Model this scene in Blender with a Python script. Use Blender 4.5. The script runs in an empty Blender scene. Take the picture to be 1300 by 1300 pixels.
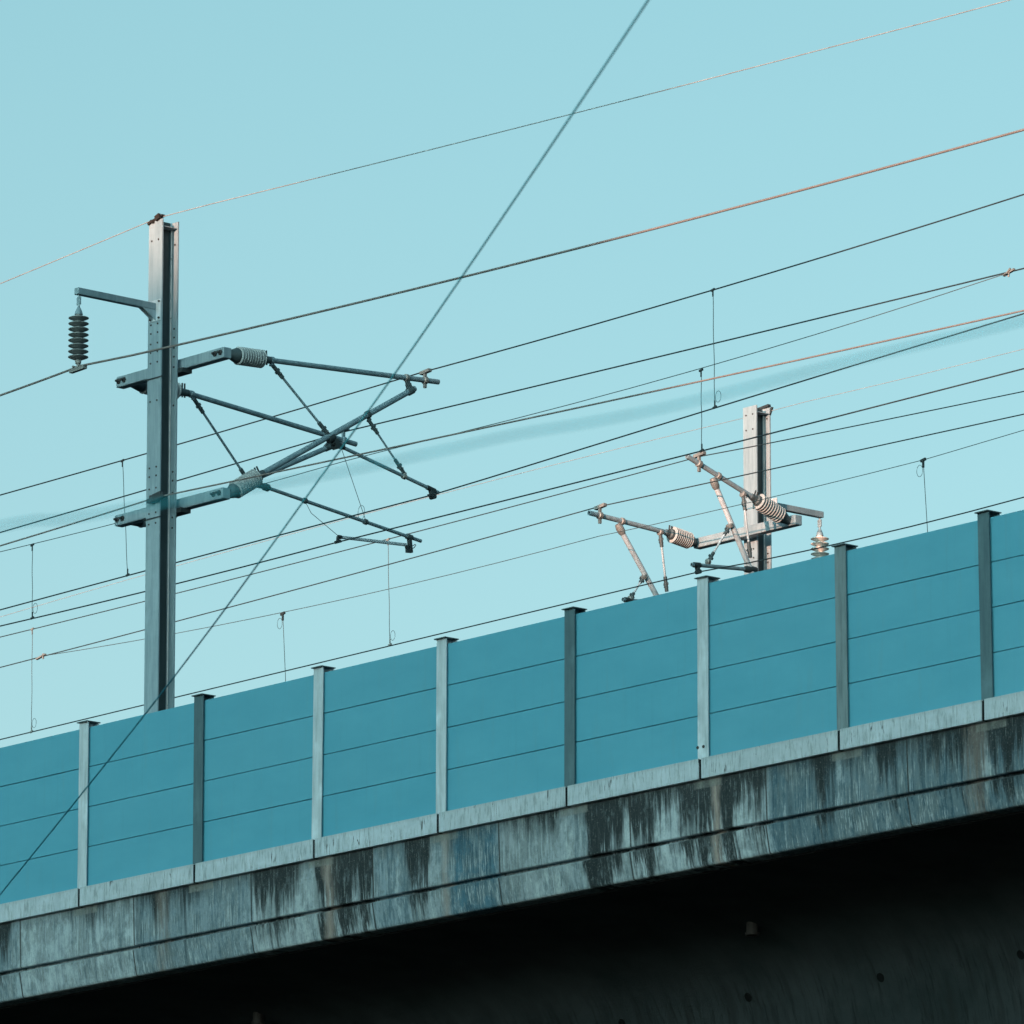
import bpy, bmesh, math, random
import numpy as np
from mathutils import Vector, Matrix

random.seed(4)
SC = bpy.context.scene
COL = SC.collection

# ------------------------------------------------------------------ camera
F_PX, PITCH, YAW = 9810.9, 0.220244, 0.719028        # focal length in pixels of a 1300 px frame
EYE = Vector((65.4845, -51.1622, -14.3977))           # eye height above the ground at z = -16
GROUND = -16.0
_fh = Vector((-math.cos(YAW), math.sin(YAW), 0)); _rt = Vector((math.sin(YAW), math.cos(YAW), 0))
_fw = _fh*math.cos(PITCH) + Vector((0, 0, math.sin(PITCH)))
_up = -_fh*math.sin(PITCH) + Vector((0, 0, math.cos(PITCH)))
cd = bpy.data.cameras.new('camera'); cam = bpy.data.objects.new('camera', cd); COL.objects.link(cam)
cam.matrix_world = Matrix(((_rt.x, _up.x, -_fw.x, EYE.x), (_rt.y, _up.y, -_fw.y, EYE.y), (_rt.z, _up.z, -_fw.z, EYE.z), (0, 0, 0, 1)))
cd.sensor_width = 36.0; cd.lens = F_PX/1300*36.0
cd.clip_start = 0.5; cd.clip_end = 6000
cd.dof.use_dof = True; cd.dof.focus_distance = 90.0; cd.dof.aperture_fstop = 8.0
SC.camera = cam

# ------------------------------------------------------------------ sky, sun, exposure
SUN_VEC = Vector((0.33, -1.0, 0.145))                 # towards the low sun
w = bpy.data.worlds.new('World'); SC.world = w; w.use_nodes = True
wn, wl = w.node_tree.nodes, w.node_tree.links
bg = wn['Background']
sky = wn.new('ShaderNodeTexSky'); sky.sky_type = 'NISHITA'; sky.sun_disc = False
sky.sun_elevation = math.atan2(SUN_VEC.z, math.hypot(SUN_VEC.x, SUN_VEC.y))
sky.sun_rotation = math.atan2(SUN_VEC.x, SUN_VEC.y)
sky.altitude = 300; sky.air_density = 1.0; sky.dust_density = 5.0; sky.ozone_density = 2.0
bw = wn.new('ShaderNodeRGBToBW'); wl.new(sky.outputs[0], bw.inputs[0])
SKY_PULL = 0.72                 # the evening air keeps the whole dome cyan
cy = wn.new('ShaderNodeMix'); cy.data_type = 'RGBA'; cy.blend_type = 'MULTIPLY'; cy.inputs[0].default_value = 1.0
wl.new(bw.outputs[0], cy.inputs[6])
tc = wn.new('ShaderNodeTexCoord'); sp_ = wn.new('ShaderNodeSeparateXYZ'); wl.new(tc.outputs['Generated'], sp_.inputs[0])
mr = wn.new('ShaderNodeMapRange'); wl.new(sp_.outputs[2], mr.inputs[0])          # paler, milkier air towards the horizon
mr.inputs[1].default_value = 0.32; mr.inputs[2].default_value = 0.10; mr.inputs[3].default_value = 0.0; mr.inputs[4].default_value = 1.0
hz = wn.new('ShaderNodeMix'); hz.data_type = 'RGBA'; wl.new(mr.outputs[0], hz.inputs[0])
hz.inputs[6].default_value = (0.50, 1.105, 1.12, 1); hz.inputs[7].default_value = (0.66, 1.035, 1.02, 1)
wl.new(hz.outputs[2], cy.inputs[7])
tint = wn.new('ShaderNodeMix'); tint.data_type = 'RGBA'; tint.inputs[0].default_value = SKY_PULL
wl.new(sky.outputs[0], tint.inputs[6]); wl.new(cy.outputs[2], tint.inputs[7]); wl.new(tint.outputs[2], bg.inputs[0])
bg.inputs[1].default_value = 0.121
sl = bpy.data.lights.new('sun', 'SUN'); sun = bpy.data.objects.new('sun', sl); COL.objects.link(sun)
sl.energy = 3.0; sl.angle = math.radians(0.53); sl.color = (1.0, 0.50, 0.34)
sun.rotation_euler = (-SUN_VEC).to_track_quat('-Z', 'Y').to_euler()
SC.view_settings.view_transform = 'Standard'; SC.view_settings.look = 'None'
SC.view_settings.exposure = 1.5; SC.view_settings.gamma = 1.0; SC.view_settings.use_curve_mapping = False


# ------------------------------------------------------------------ turning a pixel of the survey into a point on a real plane
def ray(px, py):
    return _fw + _rt*((px-650)/F_PX) + _up*((650-py)/F_PX)
def on_y(px, py, y):
    d = ray(px, py); return EYE + d*((y-EYE.y)/d.y)
def on_x(px, py, x):
    d = ray(px, py); return EYE + d*((x-EYE.x)/d.x)
def at_dist(px, py, dist):
    return EYE + ray(px, py).normalized()*dist

# ------------------------------------------------------------------ material helpers
class NT:
    def __init__(s, name):
        s.m = bpy.data.materials.new(name); s.m.use_nodes = True
        s.n, s.l = s.m.node_tree.nodes, s.m.node_tree.links
        s.b = s.n['Principled BSDF']
        s.co = s.n.new('ShaderNodeTexCoord').outputs['Object']
    def put(s, sock, v):
        if isinstance(v, (int, float)): sock.default_value = v
        elif isinstance(v, (tuple, list)): sock.default_value = v if len(v) == len(sock.default_value) else tuple(v)+(1,)
        else: s.l.new(v, sock)
    def math(s, op, a, b=0.0, c=None, clamp=False):
        n = s.n.new('ShaderNodeMath'); n.operation = op; n.use_clamp = clamp
        s.put(n.inputs[0], a); s.put(n.inputs[1], b)
        if c is not None: s.put(n.inputs[2], c)
        return n.outputs[0]
    def add(s, a, b): return s.math('ADD', a, b)
    def sub(s, a, b): return s.math('SUBTRACT', a, b)
    def mul(s, a, b): return s.math('MULTIPLY', a, b)
    def step(s, x, lo, hi):                           # smooth step, lo may exceed hi
        n = s.n.new('ShaderNodeMapRange'); n.interpolation_type = 'SMOOTHSTEP'
        s.put(n.inputs[0], x); n.inputs[1].default_value = min(lo, hi); n.inputs[2].default_value = max(lo, hi)
        n.inputs[3].default_value = 0.0 if lo < hi else 1.0; n.inputs[4].default_value = 1.0 if lo < hi else 0.0
        return n.outputs[0]
    def sep(s, v=None):
        n = s.n.new('ShaderNodeSeparateXYZ'); s.l.new(v or s.co, n.inputs[0]); return n.outputs
    def noise(s, scale, detail=3.0, rough=0.55, stretch=(1, 1, 1), off=(0, 0, 0), co=None):
        mp = s.n.new('ShaderNodeMapping'); mp.inputs['Scale'].default_value = stretch; mp.inputs['Location'].default_value = off
        s.l.new(co or s.co, mp.inputs[0])
        n = s.n.new('ShaderNodeTexNoise'); n.inputs['Scale'].default_value = scale; n.inputs['Detail'].default_value = detail
        n.inputs['Roughness'].default_value = rough; s.l.new(mp.outputs[0], n.inputs[0]); return n.outputs[0]
    def white(s, v):
        n = s.n.new('ShaderNodeTexWhiteNoise'); n.noise_dimensions = '1D'; s.l.new(v, n.inputs['W']); return n.outputs['Value']
    def ramp(s, x, stops, interp='LINEAR'):
        n = s.n.new('ShaderNodeValToRGB'); s.put(n.inputs[0], x); r = n.color_ramp; r.interpolation = interp
        while len(r.elements) < len(stops): r.elements.new(0.5)
        for e, (p, c) in zip(r.elements, stops):
            e.position = p; e.color = tuple(c)+(1,) if isinstance(c, (tuple, list)) else (c, c, c, 1)
        return n.outputs[0]
    def mix(s, f, a, b):
        n = s.n.new('ShaderNodeMix'); n.data_type = 'RGBA'
        s.put(n.inputs[0], f); s.put(n.inputs[6], a); s.put(n.inputs[7], b); return n.outputs[2]
    def bump(s, h, dist=0.01, strength=0.5):
        n = s.n.new('ShaderNodeBump'); n.inputs['Strength'].default_value = strength; n.inputs['Distance'].default_value = dist
        s.put(n.inputs['Height'], h); s.l.new(n.outputs[0], s.b.inputs['Normal'])
    def done(s, color, rough=0.8, metal=0.0, spec=0.5):
        s.put(s.b.inputs['Base Color'], color); s.put(s.b.inputs['Roughness'], rough)
        s.put(s.b.inputs['Metallic'], metal); s.b.inputs['Specular IOR Level'].default_value = spec
        return s.m

M = {}
def simple(name, col, rough=0.7, metal=0.0, var=0.25, scale=6.0, stretch=(1, 1, 1), bump=0.0, spec=0.4):
    t = NT(name)
    f = t.noise(scale, 4, 0.6, stretch)
    lo = tuple(c*(1-var) for c in col); hi = tuple(min(1, c*(1+var)) for c in col)
    c = t.ramp(f, [(0.3, lo), (0.7, hi)])
    if bump: t.bump(f, bump, 0.4)
    r = t.math('MULTIPLY_ADD', f, 0.2, rough-0.1)
    M[name] = t.done(c, r, metal, spec); return M[name]

def galvanised(name, col, dark, amount):
    """zinc coated steel: spangle, faint runs and whitish bloom"""
    t = NT(name)
    sp = t.noise(17, 3, 0.6); runs = t.noise(5, 4, 0.65, (3.5, 3.5, 0.35)); bl = t.noise(2.3, 4, 0.6, (1, 1, 0.6), (7, 3, 1))
    c = t.mix(t.step(runs, 0.35, 0.72), col, dark)
    c = t.mix(t.mul(t.step(bl, 0.52, 0.75), amount), c, tuple(min(1, x*1.45) for x in col))
    c = t.mix(t.mul(t.step(sp, 0.45, 0.75), 0.18), c, tuple(x*0.72 for x in col))
    M[name] = t.done(c, t.math('MULTIPLY_ADD', sp, 0.25, 0.42), 0.15, 0.4); return M[name]

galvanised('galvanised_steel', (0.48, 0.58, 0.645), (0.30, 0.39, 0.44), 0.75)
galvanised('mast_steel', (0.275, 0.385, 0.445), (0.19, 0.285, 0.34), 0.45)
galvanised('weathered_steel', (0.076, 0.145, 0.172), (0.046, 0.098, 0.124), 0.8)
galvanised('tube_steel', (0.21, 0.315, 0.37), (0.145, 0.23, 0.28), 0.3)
galvanised('shaded_web', (0.050, 0.078, 0.088), (0.032, 0.055, 0.064), 0.3)  # darker mast steel, channel shade put into the colour
galvanised('dark_steel', (0.075, 0.11, 0.125), (0.045, 0.07, 0.08), 0.3)
simple('dark_fitting', (0.035, 0.05, 0.057), 0.6, 0.3)
simple('fitting_bronze', (0.23, 0.25, 0.25), 0.5, 0.3)
simple('glint_bright', (0.72, 0.73, 0.73), 0.30, 0.5)
simple('shed_silicone', (0.32, 0.38, 0.41), 0.6, 0.0, 0.1)
simple('shed_porcelain', (0.17, 0.205, 0.215), 0.35, 0.0, 0.12)
simple('shed_sunlit', (0.74, 0.70, 0.66), 0.5, 0.0, 0.06)  # paler shed copy with the warm sunlight put into its colour
simple('shed_pale', (0.36, 0.42, 0.44), 0.55, 0.0, 0.08)
simple('wire_black', (0.022, 0.04, 0.05), 0.7, 0.1)
simple('wire_grey', (0.07, 0.10, 0.11), 0.6, 0.2)
simple('wire_copper', (0.17, 0.165, 0.165), 0.7, 0.0, 0.1)
simple('wire_aluminium', (0.30, 0.33, 0.34), 0.55, 0.2)
simple('cable_sheath', (0.001, 0.19, 0.29), 0.7)
simple('bolt_dark', (0.05, 0.052, 0.055), 0.6, 0.3)
simple('seal_teal', (0.015, 0.06, 0.075), 0.8)
simple('joint_black', (0.006, 0.008, 0.009), 0.95, spec=0.1)

# painted noise barrier cassettes
t = NT('barrier_paint')
X, Y, Z = t.sep()
f1 = t.noise(1.3, 4, 0.6, (1, 1, 2.2)); f2 = t.noise(60, 2, 0.6); f3 = t.noise(4, 4, 0.6, (3, 1, 0.3), (2, 0, 5))
c = t.ramp(f1, [(0.3, (0.064, 0.302, 0.425)), (0.7, (0.080, 0.334, 0.462))])
c = t.mix(t.mul(t.step(f3, 0.52, 0.8), 0.16), c, (0.12, 0.24, 0.26))
c = t.mix(t.mul(f2, 0.10), c, (0.04, 0.20, 0.25))
pb = t.white(t.add(t.math('FLOOR', t.mul(t.add(X, 20.0), 0.5)), t.mul(t.math('FLOOR', t.mul(Z, 1/0.44425)), 17.3)))
c = t.mix(t.mul(pb, 0.10), c, (0.13, 0.30, 0.37))
dustf = t.noise(7, 4, 0.7, (2.4, 1, 0.12), (4, 1, 2))
c = t.mix(t.mul(t.step(dustf, 0.54, 0.78), 0.14), c, (0.045, 0.19, 0.25))
t.bump(f2, 0.002, 0.15)
M['barrier_paint'] = t.done(c, t.math('MULTIPLY_ADD', f1, 0.2, 0.5), 0.0, 0.35)

# light precast plinth
t = NT('precast_concrete')
n1 = t.noise(3.5, 5, 0.62, (1, 1, 1.3)); n2 = t.noise(9, 4, 0.65, (3.2, 1, 0.6)); n3 = t.noise(70, 2, 0.6)
X, Y, Z = t.sep()
bay = t.white(t.math('FLOOR', t.mul(t.add(X, 20.0), 0.5)))
c = t.ramp(n1, [(0.28, (0.32, 0.41, 0.475)), (0.72, (0.48, 0.585, 0.665))])
c = t.mix(t.mul(t.step(n2, 0.50, 0.68), 0.7), c, (0.185, 0.245, 0.265))
n4 = t.noise(20, 4, 0.7, (2.4, 1, 0.25), (2, 2, 2)); c = t.mix(t.mul(t.step(n4, 0.54, 0.68), 0.5), c, (0.16, 0.20, 0.215)); c = t.mix(t.mul(t.step(n4, 0.44, 0.32), 0.4), c, (0.56, 0.665, 0.73))
c = t.mix(t.mul(bay, 0.22), c, (0.28, 0.32, 0.33))
c = t.mix(t.mul(t.step(t.add(t.mul(n2, 0.10), t.mul(Z, -1.0)), 0.095, 0.02), 0.45), c, (0.21, 0.26, 0.27))  # darker strip under the cassettes
c = t.mix(t.mul(t.step(n3, 0.62, 0.8), 0.35), c, (0.2, 0.215, 0.215))
crack = t.math('ABSOLUTE', t.sub(t.noise(2.2, 3, 0.6, (2.6, 1, 0.25), (3, 1, 9)), 0.5))
c = t.mix(t.mul(t.step(crack, 0.012, 0.0), t.step(n1, 0.5, 0.62)), c, (0.06, 0.07, 0.075))
t.bump(t.add(n3, n2), 0.004, 0.4)
M['precast_concrete'] = t.done(c, 0.88, 0, 0.25)

# rain streaked cast concrete of the edge beam: formwork panels two metres long, soot and algae runs from the plinth joint
def streaked(name, top, lower):
    t = NT(name); X, Y, Z = t.sep()
    depth = t.sub(top, Z)                                               # metres below the top edge of the beam
    u = t.mul(t.add(X, 4.0), 1/24.0)                                    # chainage -4..20 m as 0..1
    P = lambda x: (x+4.0)/24.0
    wob = t.noise(2.0, 2, 0.5, (1, 1, 1), (5, 5, 5))
    u2 = t.add(u, t.mul(t.sub(wob, 0.5), 0.010))
    tone = t.ramp(u, [(0, .60), (P(-1.29)-.0005, .55), (P(-1.29), .95), (P(.82), .95), (P(.82)+.0005, .62), (P(2.79), .60), (P(2.79)+.0005, .80), (P(4.77), .80),
                      (P(4.77)+.0005, .72), (P(6.77), .70), (P(6.77)+.0005, .62), (P(7.5), .65), (P(8.83), .78), (P(8.83)+.0005, .95), (P(10.82), .95), (P(10.82)+.0005, .36), (P(12.8), .38), (P(13), .30), (P(20), .32)])
    blue = t.ramp(u, [(0, .3), (P(-1.3), .3), (P(-1.2), .05), (P(.81), .08), (P(.83), .42), (P(2.75), .38), (P(2.82), .0), (P(4.75), .0), (P(4.8), .40), (P(5.3), .45), (P(5.5), .15), (P(5.98), .10),
                      (P(6.06), .95), (P(6.75), .9), (P(6.8), .05), (P(8.2), .15), (P(8.8), .0), (P(10.8), .0), (P(10.85), .80), (P(12), .55), (P(13), .65), (P(14), .8), (P(20), .8)])
    def soot_of(stops): return t.ramp(u2, [(max(0, P(x)), v) for x, v in stops])
    so1 = soot_of([(-4, .5), (-1.5, .55), (-1.3, .12), (-.6, .15), (.15, .38), (.35, .2), (1.0, .25), (1.25, .55), (1.5, .3), (1.75, .42), (2.2, .2), (2.75, .2), (2.85, .62), (3.55, .55), (3.64, .02), (3.86, .02),
                   (3.90, .95), (4.00, .95), (4.15, .8), (4.3, 1.0), (4.5, .62), (4.73, 1.0), (4.80, .1)])
    so2 = soot_of([(4.8, .15), (5.3, .25), (5.42, .75), (5.62, .7), (5.72, .2), (6.05, .25), (6.7, .1), (7.0, .3), (7.6, .45), (7.9, .2), (8.10, .3), (8.16, 1.0), (8.45, .95), (8.6, .55), (8.8, .5), (8.86, .9), (9.05, .75), (9.3, .45), (9.52, .45),
                   (9.60, .95), (9.72, .55), (9.9, .9), (10.0, 1.0), (10.12, 1.0), (10.3, .95)])
    so3 = soot_of([(10.3, .95), (10.42, .62), (10.75, .55), (10.83, .15), (11.4, .3), (11.6, .65), (11.8, .35), (12.3, .3), (12.5, .55), (12.8, .3), (13.4, .5), (13.8, .6), (14.1, .65), (14.6, .4), (20, .5)])
    soot = t.add(t.mul(so1, t.step(u, P(4.801), P(4.80))), t.add(t.mul(so2, t.mul(t.step(u, P(4.80), P(4.801)), t.step(u, P(10.301), P(10.30)))), t.mul(so3, t.step(u, P(10.30), P(10.301)))))
    warm = t.ramp(u2, [(0, 0), (P(1.22), 0), (P(1.26), .5), (P(1.32), .5), (P(1.37), 0), (P(4.00), 0), (P(4.04), .85), (P(4.12), .85), (P(4.16), 0), (P(5.86), 0), (P(5.89), .6), (P(5.97), .6), (P(6.0), 0),
                       (P(10.02), 0), (P(10.045), 1), (P(10.10), 1), (P(10.13), 0), (P(13.55), 0), (P(13.65), .35), (P(13.8), .35), (P(13.9), 0)])
    nz = lambda n, k: t.mul(t.sub(n, 0.5), k)
    big = t.noise(1.7, 4, 0.6, (1.6, 1, 1.0)); wide = t.noise(4, 4, 0.65, (2.0, 1, 0.22), (4, 4, 4)); fine = t.noise(11, 4, 0.7, (2.4, 1, 0.14)); vfine = t.noise(26, 3, 0.7, (2.4, 1, 0.10), (3, 2, 1))
    grain = t.noise(48, 4, 0.75, (1.3, 1, 0.9)); mott = t.noise(8, 6, 0.72, (1.5, 1, 0.9), (1, 8, 3)); blot = t.noise(3.2, 5, 0.65, (1.2, 1, 1.0), (9, 1, 2))
    if lower: depth = t.add(depth, 0.30)
    base = t.mix(blue, (0.365, 0.45, 0.50), (0.035, 0.150, 0.235))
    base = t.mix(t.math('MULTIPLY_ADD', tone, -0.80, 0.80), base, (0.075, 0.095, 0.10))
    base = t.mix(t.mul(t.step(blot, 0.45, 0.56), 0.55), base, (0.125, 0.165, 0.18))
    base = t.mix(t.mul(t.step(t.add(wide, nz(mott, .5)), 0.42, 0.30), 0.40), base, (0.48, 0.575, 0.62))
    base = t.mix(t.mul(t.step(mott, 0.45, 0.70), 0.45), base, (0.13, 0.175, 0.19))
    # deeper blue-green algae in ragged columns
    base = t.mix(t.mul(t.step(t.add(fine, nz(mott, .5)), 0.44, 0.66), t.math('MULTIPLY_ADD', blue, 0.55, 0.34)), base, (0.022, 0.075, 0.112))
    base = t.mix(t.mul(t.step(wide, 0.50, 0.68), t.math('MULTIPLY_ADD', soot, 0.65, 0.16)), base, (0.045, 0.065, 0.073))
    base = t.mix(t.mul(t.step(t.add(vfine, nz(blot, .35)), 0.55, 0.66), 0.6), base, (0.42, 0.515, 0.56))                     # lime runs
    # soot running down from the plinth joint, every column with a length of its own
    L = t.mul(soot, t.add(t.math('MULTIPLY_ADD', wide, 1.3, 0.0), t.add(nz(fine, 1.1), nz(vfine, 0.7))))
    dk = t.step(t.sub(L, t.math('MULTIPLY_ADD', depth, 0.66, 0.075)), -0.07, 0.20)
    dk = t.mul(dk, t.math('SUBTRACT', 1.12, t.mul(t.step(t.add(mott, nz(vfine, .6)), 0.46, 0.72), 0.50), clamp=True))
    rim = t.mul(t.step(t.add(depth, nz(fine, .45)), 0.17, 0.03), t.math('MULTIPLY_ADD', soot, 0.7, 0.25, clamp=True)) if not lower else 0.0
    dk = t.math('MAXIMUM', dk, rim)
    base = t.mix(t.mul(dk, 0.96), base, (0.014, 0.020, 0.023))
    base = t.mix(t.mul(t.step(vfine, 0.60, 0.72), t.mul(dk, 0.6)), base, (0.24, 0.30, 0.31))
    base = t.mix(t.mul(warm, t.step(t.add(vfine, nz(mott, .5)), 0.30, 0.48)), base, (0.29, 0.255, 0.235))
    # mortar pads under the plinth joints every two metres
    if not lower:
        fx = t.math('ABSOLUTE', t.sub(t.math('FRACT', t.mul(t.add(X, 21.05), 0.5)), 0.5))
        pad = t.mul(t.step(t.add(fx, t.mul(grain, .02)), 0.120, 0.105), t.step(t.add(depth, t.mul(grain, .02)), 0.105, 0.085))
        base = t.mix(t.mul(pad, t.math('MULTIPLY_ADD', t.step(mott, .40, .62), .45, 0.40)), base, (0.165, 0.185, 0.182))
    jx = t.math('ABSOLUTE', t.sub(t.math('FRACT', t.mul(t.add(X, 20.0-2.79+1.0), 0.5)), 0.5))
    j = t.step(t.add(jx, t.mul(t.sub(grain, .5), .002)), 0.0070, 0.0035)
    base = t.mix(t.mul(j, 0.9), base, (0.03, 0.035, 0.037))
    base = t.mix(t.mul(t.step(grain, 0.52, 0.74), 0.5), base, (0.07, 0.095, 0.105))
    base = t.mix(t.mul(t.step(grain, 0.44, 0.28), 0.30), base, (0.44, 0.50, 0.51))
    t.bump(t.add(t.mul(grain, 0.7), t.sub(mott, j)), 0.006, 0.5)
    M[name] = t.done(base, 0.9, 0, 0.2)
streaked('streaked_concrete', -0.21, False)
streaked('streaked_concrete_low', -0.78, True)

t = NT('girder_concrete')
a = t.noise(3.2, 5, 0.65, (2.6, .15, 0.4)); b = t.noise(9, 5, 0.72, (2.2, .10, 0.25)); g = t.noise(45, 4, 0.7); cl = t.noise(1.1, 4, 0.6, (1, 1, 1), (3, 3, 1))
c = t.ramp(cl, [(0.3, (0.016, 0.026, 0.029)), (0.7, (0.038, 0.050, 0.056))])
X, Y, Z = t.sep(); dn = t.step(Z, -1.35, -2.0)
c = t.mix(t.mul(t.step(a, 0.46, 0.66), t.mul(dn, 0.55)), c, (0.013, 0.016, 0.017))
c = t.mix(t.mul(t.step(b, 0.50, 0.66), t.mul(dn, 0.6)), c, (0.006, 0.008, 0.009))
c = t.mix(t.mul(t.step(g, 0.55, 0.75), 0.4), c, (0.01, 0.012, 0.013))
t.bump(t.add(a, g), 0.006, 0.4)
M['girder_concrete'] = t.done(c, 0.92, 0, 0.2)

# ------------------------------------------------------------------ object helpers
def link(name, verts, faces, mat, parent=None, smooth=False, angle=None):
    me = bpy.data.meshes.new(name); me.from_pydata([tuple(v) for v in verts], [], faces); me.update()
    bm = bmesh.new(); bm.from_mesh(me); bmesh.ops.recalc_face_normals(bm, faces=bm.faces); bm.to_mesh(me); bm.free()
    if smooth:
        me.polygons.foreach_set('use_smooth', [True]*len(me.polygons))
        if angle: me.set_sharp_from_angle(angle=math.radians(angle))
    me.materials.append(M[mat] if isinstance(mat, str) else mat)
    o = bpy.data.objects.new(name, me); COL.objects.link(o)
    if parent: o.parent = parent
    return o
def tag(o, label=None, cat=None, group=None, kind=None):
    for k, v in (('label', label), ('category', cat), ('group', group), ('kind', kind)):
        if v: o[k] = v
    return o
def thing(name, loc, label, cat, group=None):
    o = bpy.data.objects.new(name, None); COL.objects.link(o); o.location = loc; o.empty_display_size = 0.2
    BASE[o.name] = Vector(loc)
    return tag(o, label, cat, group)
BASE = {}
def keep(o):
    """a part built in world coordinates goes under its thing without moving"""
    p = o.parent; off = Vector((0, 0, 0))
    while p is not None:
        off += BASE.get(p.name, Vector((0, 0, 0))); p = p.parent
    o.location = -off
    return o
def part(name, vf, mat, parent, smooth=False, angle=None):
    o = link(name, vf[0], vf[1], mat, parent, smooth, angle)
    p = parent
    if p.type == 'EMPTY': o.location = -BASE[p.name]
    return o
def merge(*vfs):
    V, Fc = [], []
    for v, f in vfs:
        k = len(V); V += list(v); Fc += [tuple(i+k for i in q) for q in f]
    return V, Fc
def box(x0, x1, y0, y1, z0, z1):
    v = [(x, y, z) for z in (z0, z1) for y in (y0, y1) for x in (x0, x1)]
    return v, [(0, 2, 3, 1), (4, 5, 7, 6), (0, 1, 5, 4), (2, 6, 7, 3), (0, 4, 6, 2), (1, 3, 7, 5)]
def frame_of(d):
    d = d.normalized(); a = Vector((0, 0, 1)) if abs(d.z) < 0.9 else Vector((1, 0, 0))
    u = d.cross(a).normalized(); return u, u.cross(d)
def lathe(p0, p1, prof, n=20, caps=True):
    """prof: (distance in metres from p0 towards p1, radius)"""
    p0, p1 = Vector(p0), Vector(p1); d = (p1-p0).normalized(); u, v = frame_of(d); V, Fc = [], []
    for s, r in prof:
        for k in range(n):
            a = 2*math.pi*k/n; V.append(p0+d*s+(u*math.cos(a)+v*math.sin(a))*r)
    for i in range(len(prof)-1):
        for k in range(n):
            k2 = (k+1) % n; Fc.append((i*n+k, i*n+k2, (i+1)*n+k2, (i+1)*n+k))
    if caps:
        Fc.append(tuple(range(n))); Fc.append(tuple(range((len(prof)-1)*n, len(prof)*n)))
    return V, Fc
def rod(p0, p1, r, n=14, open_end=0.0):
    L = (Vector(p1)-Vector(p0)).length
    if open_end: return lathe(p0, p1, [(0, r), (L, r), (L, r*0.72), (L-open_end, r*0.72)], n)
    return lathe(p0, p1, [(0, r), (L, r)], n)
def path(pts, r, n=8):
    """round wire along a line of points"""
    pts = [Vector(p) for p in pts]; V, Fc = [], []
    for i, p in enumerate(pts):
        d = (pts[min(i+1, len(pts)-1)]-pts[max(i-1, 0)]); u, v = frame_of(d)
        for k in range(n):
            a = 2*math.pi*k/n; V.append(p+(u*math.cos(a)+v*math.sin(a))*r)
    for i in range(len(pts)-1):
        for k in range(n):
            k2 = (k+1) % n; Fc.append((i*n+k, i*n+k2, (i+1)*n+k2, (i+1)*n+k))
    Fc.append(tuple(range(n))); Fc.append(tuple(range((len(pts)-1)*n, len(pts)*n)))
    return V, Fc
def bar(p0, p1, w, h, side=None):
    """square-edged bar from p0 to p1; w across, h in the upright direction"""
    p0, p1 = Vector(p0), Vector(p1); d = (p1-p0).normalized()
    u = side.normalized() if side else frame_of(d)[0]; v = d.cross(u).normalized()
    V = [p+u*a*w/2+v*b*h/2 for p in (p0, p1) for a, b in ((-1, -1), (1, -1), (1, 1), (-1, 1))]
    return V, [(0, 1, 2, 3), (7, 6, 5, 4), (0, 4, 5, 1), (1, 5, 6, 2), (2, 6, 7, 3), (3, 7, 4, 0)]
def prism(poly, axis, a0, a1):
    """polygon in the plane across axis ('x' or 'z'), pushed from a0 to a1"""
    n = len(poly)
    mk = (lambda p, a: (a, p[0], p[1])) if axis == 'x' else (lambda p, a: (p[0], p[1], a))
    V = [mk(p, a0) for p in poly]+[mk(p, a1) for p in poly]
    Fc = [tuple(range(n))[::-1], tuple(range(n, 2*n))]+[(i, (i+1) % n, n+(i+1) % n, n+i) for i in range(n)]
    return V, Fc
def bevel(o, wd, seg=2):
    m = o.modifiers.new('edge', 'BEVEL'); m.width = wd; m.segments = seg; m.limit_method = 'ANGLE'; m.angle_limit = math.radians(40)
    return o

# ------------------------------------------------------------------ ground
t = NT('ground_soil')
a = t.noise(0.05, 5, 0.6); b = t.noise(1.5, 5, 0.7)
c = t.ramp(a, [(0.35, (0.014, 0.020, 0.014)), (0.65, (0.022, 0.024, 0.022))]); c = t.mix(t.mul(b, .4), c, (0.015, 0.017, 0.013))
M['ground_soil'] = t.done(c, 0.95, 0, 0.1)
g = link('ground', [(-3000, -3000, GROUND), (3000, -3000, GROUND), (3000, 3000, GROUND), (-3000, 3000, GROUND)], [(0, 1, 2, 3)], 'ground_soil')
tag(g, kind='structure')

simple('shade_hill_dark', (0.022, 0.032, 0.020), 0.95, 0, 0.4, 0.08)  # unseen hillside, added to darken the steel faces turned towards it
hv, hf = [], []
for a in range(25):
    for b in range(41):
        x = 125+a*12; y = -30+b*14; u = a/24
        h = 105*math.sin(math.pi*min(u*0.75, .5))**1.2*(0.8+.2*math.sin(y*.021+1))*min(1, b/4, (40-b)/4)+4*math.sin(x*.13)*math.sin(y*.11)*min(1, u*4)
        hv.append((x, y, GROUND-0.5+max(0, h)))
for a in range(24):
    for b in range(40):
        k = a*41+b; hf.append((k, k+1, k+42, k+41))
tag(link('shade_hills', hv, hf, 'shade_hill_dark', None, True), kind='structure')

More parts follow.
